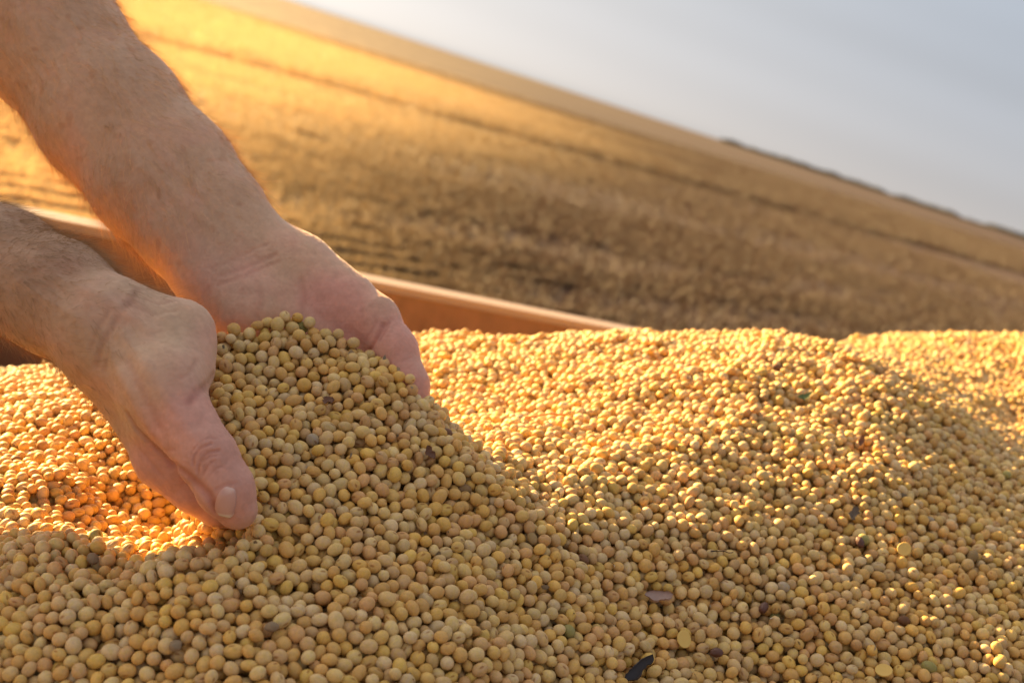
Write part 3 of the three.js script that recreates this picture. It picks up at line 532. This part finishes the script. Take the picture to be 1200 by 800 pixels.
function lump(r, seed, mat, sx = 1, sy = 1, sz = 1) { const g = mergeVertices(new THREE.IcosahedronGeometry(r, 5).deleteAttribute('uv').deleteAttribute('normal')), p = g.attributes.position; for (let i = 0; i < p.count; i++) { const k = 1 + 0.28 * fbm(p.getX(i) / r * 1.6 + seed, p.getY(i) / r * 1.6, p.getZ(i) / r * 1.6, 3); p.setXYZ(i, p.getX(i) * k * sx, p.getY(i) * k * sy, p.getZ(i) * k * sz); } g.computeVertexNormals(); return new THREE.Mesh(g, mat); }
const mat = (c, r = 0.8, extra = {}) => new THREE.MeshPhysicalMaterial({ color: new THREE.Color(c), roughness: r, ...extra });
function halfBean(r) { const pts = []; for (let i = 0; i <= 10; i++) pts.push(new THREE.Vector2(Math.cos(i / 10 * Math.PI / 2) * r, -Math.sin(i / 10 * Math.PI / 2) * r * 0.75)); const top = [new THREE.Vector2(0.00001, 0.0002), new THREE.Vector2(r * 0.5, -0.0001), new THREE.Vector2(r * 0.9, 0.0003), new THREE.Vector2(r, 0)]; return new THREE.LatheGeometry([...top, ...pts.slice(1)], 24).scale(1.1, 1, 0.95); }
function stick(len, r, seed, mat) { const RR = rng(seed), pts = []; for (let i = 0; i < 6; i++) pts.push(new THREE.Vector3((i / 5 - 0.5) * len, (RR() - 0.5) * len * 0.1, (RR() - 0.5) * len * 0.12)); return new THREE.Mesh(new THREE.TubeGeometry(new THREE.CatmullRomCurve3(pts), 16, r, 7), mat); }
tag(onHeap(shell(0.0075, 0.0036, 1.9, 3, mat('#a88c7e', 0.85)), spots.pod, 0.003, [0.5, 0.2, 0.05]), 'pod_scrap', 'pinkish grey curled pod scrap lying in the front beans', 'pod scrap');
tag(onHeap(shell(0.0105, 0.0032, 2.2, 5, mat('#3a3536', 0.7)), spots.stalk, -0.0008, [0.4, 1.0, 0.3]), 'pod_stalk', 'nearly black bent pod stalk at the bottom edge among the beans', 'pod stalk');
tag(onHeap(stick(0.028, 0.0007, 8, mat('#c07a30', 0.6)), spots.straw, 0.003, [0, 0.05, 0.0]), 'straw', 'short orange straw lying on the sunlit beans right of the hands', 'straw');
tag(onHeap(shell(0.006, 0.003, 0.8, 9, mat('#5d6a34', 0.7)), spots.leaf, 0.003, [0.4, 0.5, 0]), 'leaf_scrap', 'small green leaf scrap on the right side of the heap', 'leaf scrap');
const halfMat = mat('#d9b25c', 0.6);
[['half', 'split half bean lying flat side up at the bottom right edge'], ['half2', 'split half bean lying flat side up at middle right'], ['half3', 'split half bean with hollow face beside the black pod stalk']].forEach(([k, l], i) => tag(onHeap(new THREE.Mesh(halfBean(0.0042), halfMat), spots[k], 0.0015, [0.55, i, 0.1]), 'split_bean', l, 'split bean', 'split half beans'));
tag(onHeap(shell(0.0055, 0.003, 1.5, 21, mat('#6b5a48', 0.8)), spots.husk, 0.002, [0.4, 1.2, 0]), 'husk_scrap', 'brown husk scrap in a gap on the right of the heap', 'husk scrap');
tag(onHeap(stick(0.013, 0.0004, 18, mat('#3a2a1c', 0.7)), spots.twig, 0.003, [0, -0.5, 0.1]), 'twig', 'thin dark twig lying on beans at the shadow edge', 'twig');
const dark = mat('#5a3524', 0.5);
[['seed', 'dark brown seed beside the split bean at the bottom'], ['seed2', 'dark brown weed seed in the sunlit beans right of the pod scrap'], ['seed3', 'dark brown weed seed on the right of the heap below the husk scrap']].forEach(([k, l], i) => tag(onHeap(lump(0.0028, i * 3, dark, 1.3, 0.9, 0.9), spots[k], -0.0012, [0.3, i, 0]), 'weed_seed', l, 'seed', 'dark weed seeds'));
const earth = mat('#8a7458', 0.95);
[['clod', 'greyish brown crumb of earth among shaded beans below the thumb'], ['clod2', 'greyish brown crumb of earth among shaded beans at the lower left'], ['clod3', 'greyish brown crumb of earth at the rim of the hollow under the near hand']].forEach(([k, l], i) => tag(onHeap(lump(0.0027, i * 7 + 2, earth, 1.1, 0.8, 1), spots[k], -0.0018, [0, i, 0]), 'earth_crumb', l, 'earth crumb', 'earth crumbs among the beans'));
[['flake', 'brown seed coat flake on the mound between the hands'], ['flake2', 'brown seed coat flake on the right of the heap above the husk scrap'], ['flake3', 'brown seed coat flake on the right flank of the mound']].forEach(([k, l], i) => tag(onHeap(shell(0.004, 0.0024, 1.2, 31 + i, mat('#6e4a34', 0.7)), spots[k], 0.0025, [0.7, i * 1.3, 0.2]), 'seed_coat_flake', l, 'seed coat flake', 'brown seed coat flakes'));

// ------------------------------------------------------------------ the side of the trailer
const world = (p) => new THREE.Vector3(...p).applyMatrix4(TRAY);
{
  const a = world(P(30, 251, 1.255)), dirP = world(P(2778, 788, 1)).sub(EYE).normalize();
  const c = world(P(400, 322.4, 1.45)), dir = dirP.clone(); dir.y = 0; dir.normalize();
  const turn = Math.atan2(-dir.z, dir.x), t = new THREE.Group();
  t.position.set(c.x, 0, c.z); t.rotation.y = turn;
  const top = c.y, bar = (x0, x1, y0, y1, z0, z1) => { const s = new THREE.Shape(), b = 0.004; s.moveTo(z0 + b, y0 + b); s.lineTo(z1 - b, y0 + b); s.lineTo(z1 - b, y1 - b); s.lineTo(z0 + b, y1 - b); s.closePath(); const g = new THREE.ExtrudeGeometry(s, { depth: x1 - x0 - 2 * b, bevelThickness: b, bevelSize: b, bevelSegments: 3 }); g.rotateY(Math.PI / 2); g.scale(1, 1, -1); const ix = g.index; const p = g.attributes.position; for (let i = 0; i < p.count; i += 3) { const v = [0, 1, 2].map((k) => [p.getX(i + k), p.getY(i + k), p.getZ(i + k)]); p.setXYZ(i + 1, ...v[2]); p.setXYZ(i + 2, ...v[1]); } g.translate(x0 + b, 0, 0); g.computeVertexNormals(); return g; };
  const W = 512, H = 128, d = new Uint8Array(W * H * 4), bm = new Uint8Array(W * H * 4);
  for (let j = 0; j < H; j++) for (let i = 0; i < W; i++) { const x = i / W * 6.28318, n = fbm(Math.cos(x) * 2, Math.sin(x) * 2, j / 20, 4), s = fbm(Math.cos(x) * 9, Math.sin(x) * 9, j / 3, 3), w = smooth(0.18, 0.4, n + 0.35 * s); const o = (j * W + i) * 4, k = 1 + 0.16 * s; d[o] = clamp(lerp(128, 106, w) * k, 0, 255); d[o + 1] = clamp(lerp(92, 72, w) * k, 0, 255); d[o + 2] = clamp(lerp(68, 54, w) * k, 0, 255); d[o + 3] = 255; bm[o] = bm[o + 1] = bm[o + 2] = clamp(128 + 90 * s - 40 * w, 0, 255); bm[o + 3] = 255; }
  const mk = (data, srgb) => { const x = new THREE.DataTexture(data, W, H); x.magFilter = THREE.LinearFilter; x.wrapS = x.wrapT = THREE.RepeatWrapping; x.repeat.set(0.7, 2); if (srgb) x.colorSpace = THREE.SRGBColorSpace; x.needsUpdate = true; return x; };
  const paint = new THREE.MeshStandardMaterial({ map: mk(d, true), bumpMap: mk(bm, false), bumpScale: 0.0006, roughness: 0.6 });
  const rim = new THREE.MeshStandardMaterial({ color: new THREE.Color('#a08a78'), bumpMap: mk(bm, false), bumpScale: 0.0006, roughness: 0.5 });
  mesh('side_panel', bar(-1.6, 2.2, 1.35, top - 0.008, -0.024, -0.002), paint, t);
  mesh('top_rail', bar(-1.62, 2.22, top - 0.0095, top, -0.034, 0.0), rim, t);
  for (const x of [-1.2, -0.3, 0.6, 1.5]) mesh('outer_stake', bar(x, x + 0.06, 1.35, top - 0.014, -0.066, -0.026), paint, t);
  mesh('sill', bar(-1.62, 2.22, 1.27, 1.35, -0.07, 0.02), paint, t);
  tag(t, 'trailer_side', 'rust brown trailer side wall with a pale top rail behind the beans', 'trailer');
}

// ------------------------------------------------------------------ the field
const fwd = (px, py) => { const d = world(P(px, py, 1)).sub(EYE); return d.normalize(); };
const ground = (px, py) => { const d = fwd(px, py), t = -EYE.y / d.y; return EYE.clone().addScaledVector(d, t); };
const g0 = ground(433, 117), g1 = ground(1000, 268);
const row = g1.clone().sub(g0).setY(0).normalize(), across = new THREE.Vector3(-row.z, 0, row.x); if (across.z > 0) across.negate();
const cropT = g0.dot(across);   // distance of the standing crop from the camera, across the rows
console.log('row', row.toArray().map((v) => v.toFixed(3)).join(), 'across', across.toArray().map((v) => v.toFixed(3)).join(), 'cropT', cropT.toFixed(1));
const vignetteAt = (x, z) => smooth(-16, 8, Math.atan2(x, -z) / rad + 6 * noise3((x * row.x + z * row.z) * 0.02, (x * across.x + z * across.z) * 0.06, 3));   // flare and vignette painted into ground, stubble and crop: pale left, dark right
const streak = (s, t) => 0.6 * noise3(s * 0.045, t * 0.55, 21) + 0.4 * noise3(s * 0.12, t * 1.4, 33);
const undul = (x, z) => { const t = x * across.x + z * across.z, s = x * row.x + z * row.z, d = Math.hypot(x, z), near2 = 1 - smooth(25, 70, d); return near2 * (0.03 * Math.cos(t / 0.55 * 6.283) + 0.05 * fbm(s * 0.9, t * 0.9, 2, 3)) + 0.25 * fbm(s * 0.02, t * 0.05, 9, 3) * smooth(10, 50, d) - 0.05; };
{
  const nr = 420, na = 460, pos = [], col = [], idx = [];
  for (let j = 0; j < nr; j++) for (let i = 0; i < na; i++) {
    const r = 2.5 * Math.pow(2400 / 2.5, Math.pow(j / (nr - 1), 1.05)), u = i / (na - 1), a = (u < 0.8 ? lerp(-48, 48, u / 0.8) : lerp(48, 312, (u - 0.8) / 0.2)) * rad;
    const x = Math.sin(a) * r, z = -Math.cos(a) * r; pos.push(x, undul(x, z), z);
    const t = x * across.x + z * across.z, s = x * row.x + z * row.z;
    const straw = smooth(-0.15, 0.22, fbm(s * 0.35, t * 1.3, 4, 4) + 0.25 * Math.cos(t / 0.55 * 6.283) * (1 - smooth(15, 40, r)) + 0.15 * noise3(s * 0.05, t * 0.5, 1));
    const pale = smooth(0.1, 0.45, noise3(s * 0.008, t * 0.07, 5)) * smooth(30, 90, r);
    const vignette = vignetteAt(x, z), far = smooth(cropT + 62, cropT + 66, t), strip = smooth(cropT + 56, cropT + 60, t) * (1 - far);
    const k = clamp((straw * 0.75 + pale * 0.25 + 0.75 * streak(s, t)) * (1 - 0.6 * vignette) * (1 - 0.75 * far) + strip * 0.5, 0, 1);
    const flareGlow = 1 - vignette; col.push(lerp(lerp(0.045, 0.13, flareGlow), lerp(0.13, 0.62, flareGlow), k), lerp(lerp(0.024, 0.088, flareGlow), lerp(0.068, 0.45, flareGlow), k), lerp(lerp(0.016, 0.05, flareGlow), lerp(0.038, 0.21, flareGlow), k));
  }
  for (let j = 0; j + 1 < nr; j++) for (let i = 0; i < na; i++) { const a = j * na + i, b = j * na + (i + 1) % na; idx.push(a, b, a + na, b, b + na, a + na); }
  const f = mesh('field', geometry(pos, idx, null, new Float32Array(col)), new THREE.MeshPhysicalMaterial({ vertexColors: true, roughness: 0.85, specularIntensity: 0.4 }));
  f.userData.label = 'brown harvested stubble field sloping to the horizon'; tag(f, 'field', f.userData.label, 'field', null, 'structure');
}
{ // cut stems and litter of the harvested rows
  const RR = rng(99);
  const tuft = (n, h, spread, wide) => { const pos = [], idx = []; for (let k = 0; k < n; k++) { const a = RR() * 6.28, r = RR() * spread, x = Math.cos(a) * r, z = Math.sin(a) * r, hh = h * (0.5 + RR() * 0.7), lx = (RR() - 0.5) * h * 1.1, lz = (RR() - 0.5) * h * 1.1, b = RR() * 3.14, wx = Math.cos(b) * wide, wz = Math.sin(b) * wide, o = pos.length / 3; pos.push(x - wx, 0, z - wz, x + wx, 0, z + wz, x + lx + wx * 0.7, hh, z + lz + wz * 0.7, x + lx - wx * 0.7, hh, z + lz - wz * 0.7); idx.push(o, o + 1, o + 2, o, o + 2, o + 3); } return geometry(pos, idx); };
  const straw = new THREE.MeshPhysicalMaterial({ color: 0xffffff, roughness: 0.7, transmission: 0.4, thickness: 0 });
  const scatter = (name, label, geo, count, pick, tint, category) => {
    const inst = new THREE.InstancedMesh(geo, straw, count), m = new THREE.Matrix4(), q = new THREE.Quaternion(), up = new THREE.Vector3(0, 1, 0), c = new THREE.Color(); let n = 0, tries = 0;
    while (n < count && tries++ < count * 30) { const p = pick(RR); if (!p) continue; const k = p[2] ?? 1; q.setFromAxisAngle(up, RR() * 6.28); m.compose(new THREE.Vector3(p[0], undul(p[0], p[1]) - 0.01, p[1]), q, new THREE.Vector3(k, k * (0.7 + RR() * 0.6), k)); inst.setMatrixAt(n, m); const w = 0.75 + RR() * 0.5, t = tint(p[0], p[1]); inst.setColorAt(n, c.setRGB(t[0] * w, t[1] * w, t[2] * w)); n++; }
    inst.count = n; console.log(name, n);
    tag(inst, name, label, category, null, 'stuff');
  };
  const polar = (RR, r0, r1) => { const r = r0 * Math.pow(r1 / r0, Math.pow(RR(), 0.75)), a = lerp(-32, 34, RR()) * rad; return [Math.sin(a) * r, -Math.cos(a) * r, r]; };
  scatter('stubble', 'pale cut stubble and straw litter in rows across the field', tuft(8, 0.13, 0.06, 0.0045), 190000, (RR) => {
    let [x, z, r] = polar(RR, 5, 75), t = x * across.x + z * across.z; const s = x * row.x + z * row.z; if (t > cropT - 1) return null;
    const tr = Math.round(t / 0.55) * 0.55 + (RR() - 0.5) * 0.16, mv = RR() < 0.75 ? tr - t : 0; x += across.x * mv; z += across.z * mv;
    const vignette = vignetteAt(x, z); if (RR() < vignette * 0.72) return null;
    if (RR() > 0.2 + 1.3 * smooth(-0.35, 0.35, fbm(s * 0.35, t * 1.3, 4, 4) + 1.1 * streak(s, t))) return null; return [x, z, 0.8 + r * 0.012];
  }, (x, z) => { const w = vignetteAt(x, z); return [lerp(0.76, 0.095, w), lerp(0.58, 0.050, w), lerp(0.31, 0.023, w)]; }, 'stubble');
  scatter('standing_crop', 'strip of ripe standing crop beyond the stubble with a dark foot', tuft(14, 0.38, 0.3, 0.011), 140000, (RR) => {
    const [x, z, r] = polar(RR, 35, 330), t = x * across.x + z * across.z; if (t < cropT || t > cropT + 56 || RR() > 0.25 + smooth(0, 5, t - cropT)) return null; return [x, z, 0.8 + r * 0.002];
  }, (x, z) => { const w = vignetteAt(x, z); return [lerp(0.74, 0.085, w), lerp(0.54, 0.044, w), lerp(0.27, 0.02, w)]; }, 'crop');
}
{ // far wood along the horizon at the right
  const RR = rng(5), leaf = [], blob = []; const geos = [];
  const p0 = fwd(846, 160), p1 = fwd(1500, 380);
  const leafGeo = geometry([-.5, 0, 0, .5, 0, 0, 0, .9, .15, -.4, .2, -.3, .4, .3, .3, .1, .9, -.4], [0, 1, 2, 3, 4, 5]);
  const inst = new THREE.InstancedMesh(leafGeo, new THREE.MeshStandardMaterial({ color: new THREE.Color().setRGB(0.13, 0.125, 0.115), roughness: 0.9 }), 26000), m = new THREE.Matrix4(), q = new THREE.Quaternion();
  for (let i = 0; i < 26000; i++) { const f = RR(), a0 = Math.atan2(p0.x, -p0.z), a1 = Math.atan2(p1.x, -p1.z), a = lerp(a0, a1, f), d = 1450 + RR() * 60, hgt = 3.4 + 1.6 * (noise3(a * 90, 0, 0) + 0.5 * noise3(a * 420, 2, 0)), y = Math.pow(RR(), 0.8) * hgt; q.set(RR() - .5, RR() - .5, RR() - .5, RR() - .5).normalize(); const s = 0.8 + RR() * 1.1; m.compose(new THREE.Vector3(Math.sin(a) * d, y, -Math.cos(a) * d), q, new THREE.Vector3(s, s, s)); inst.setMatrixAt(i, m); }
  tag(inst, 'far_wood', 'thin dark line of far trees on the horizon at the right', 'trees', null, 'stuff');
}
renderer.render(scene, camera);
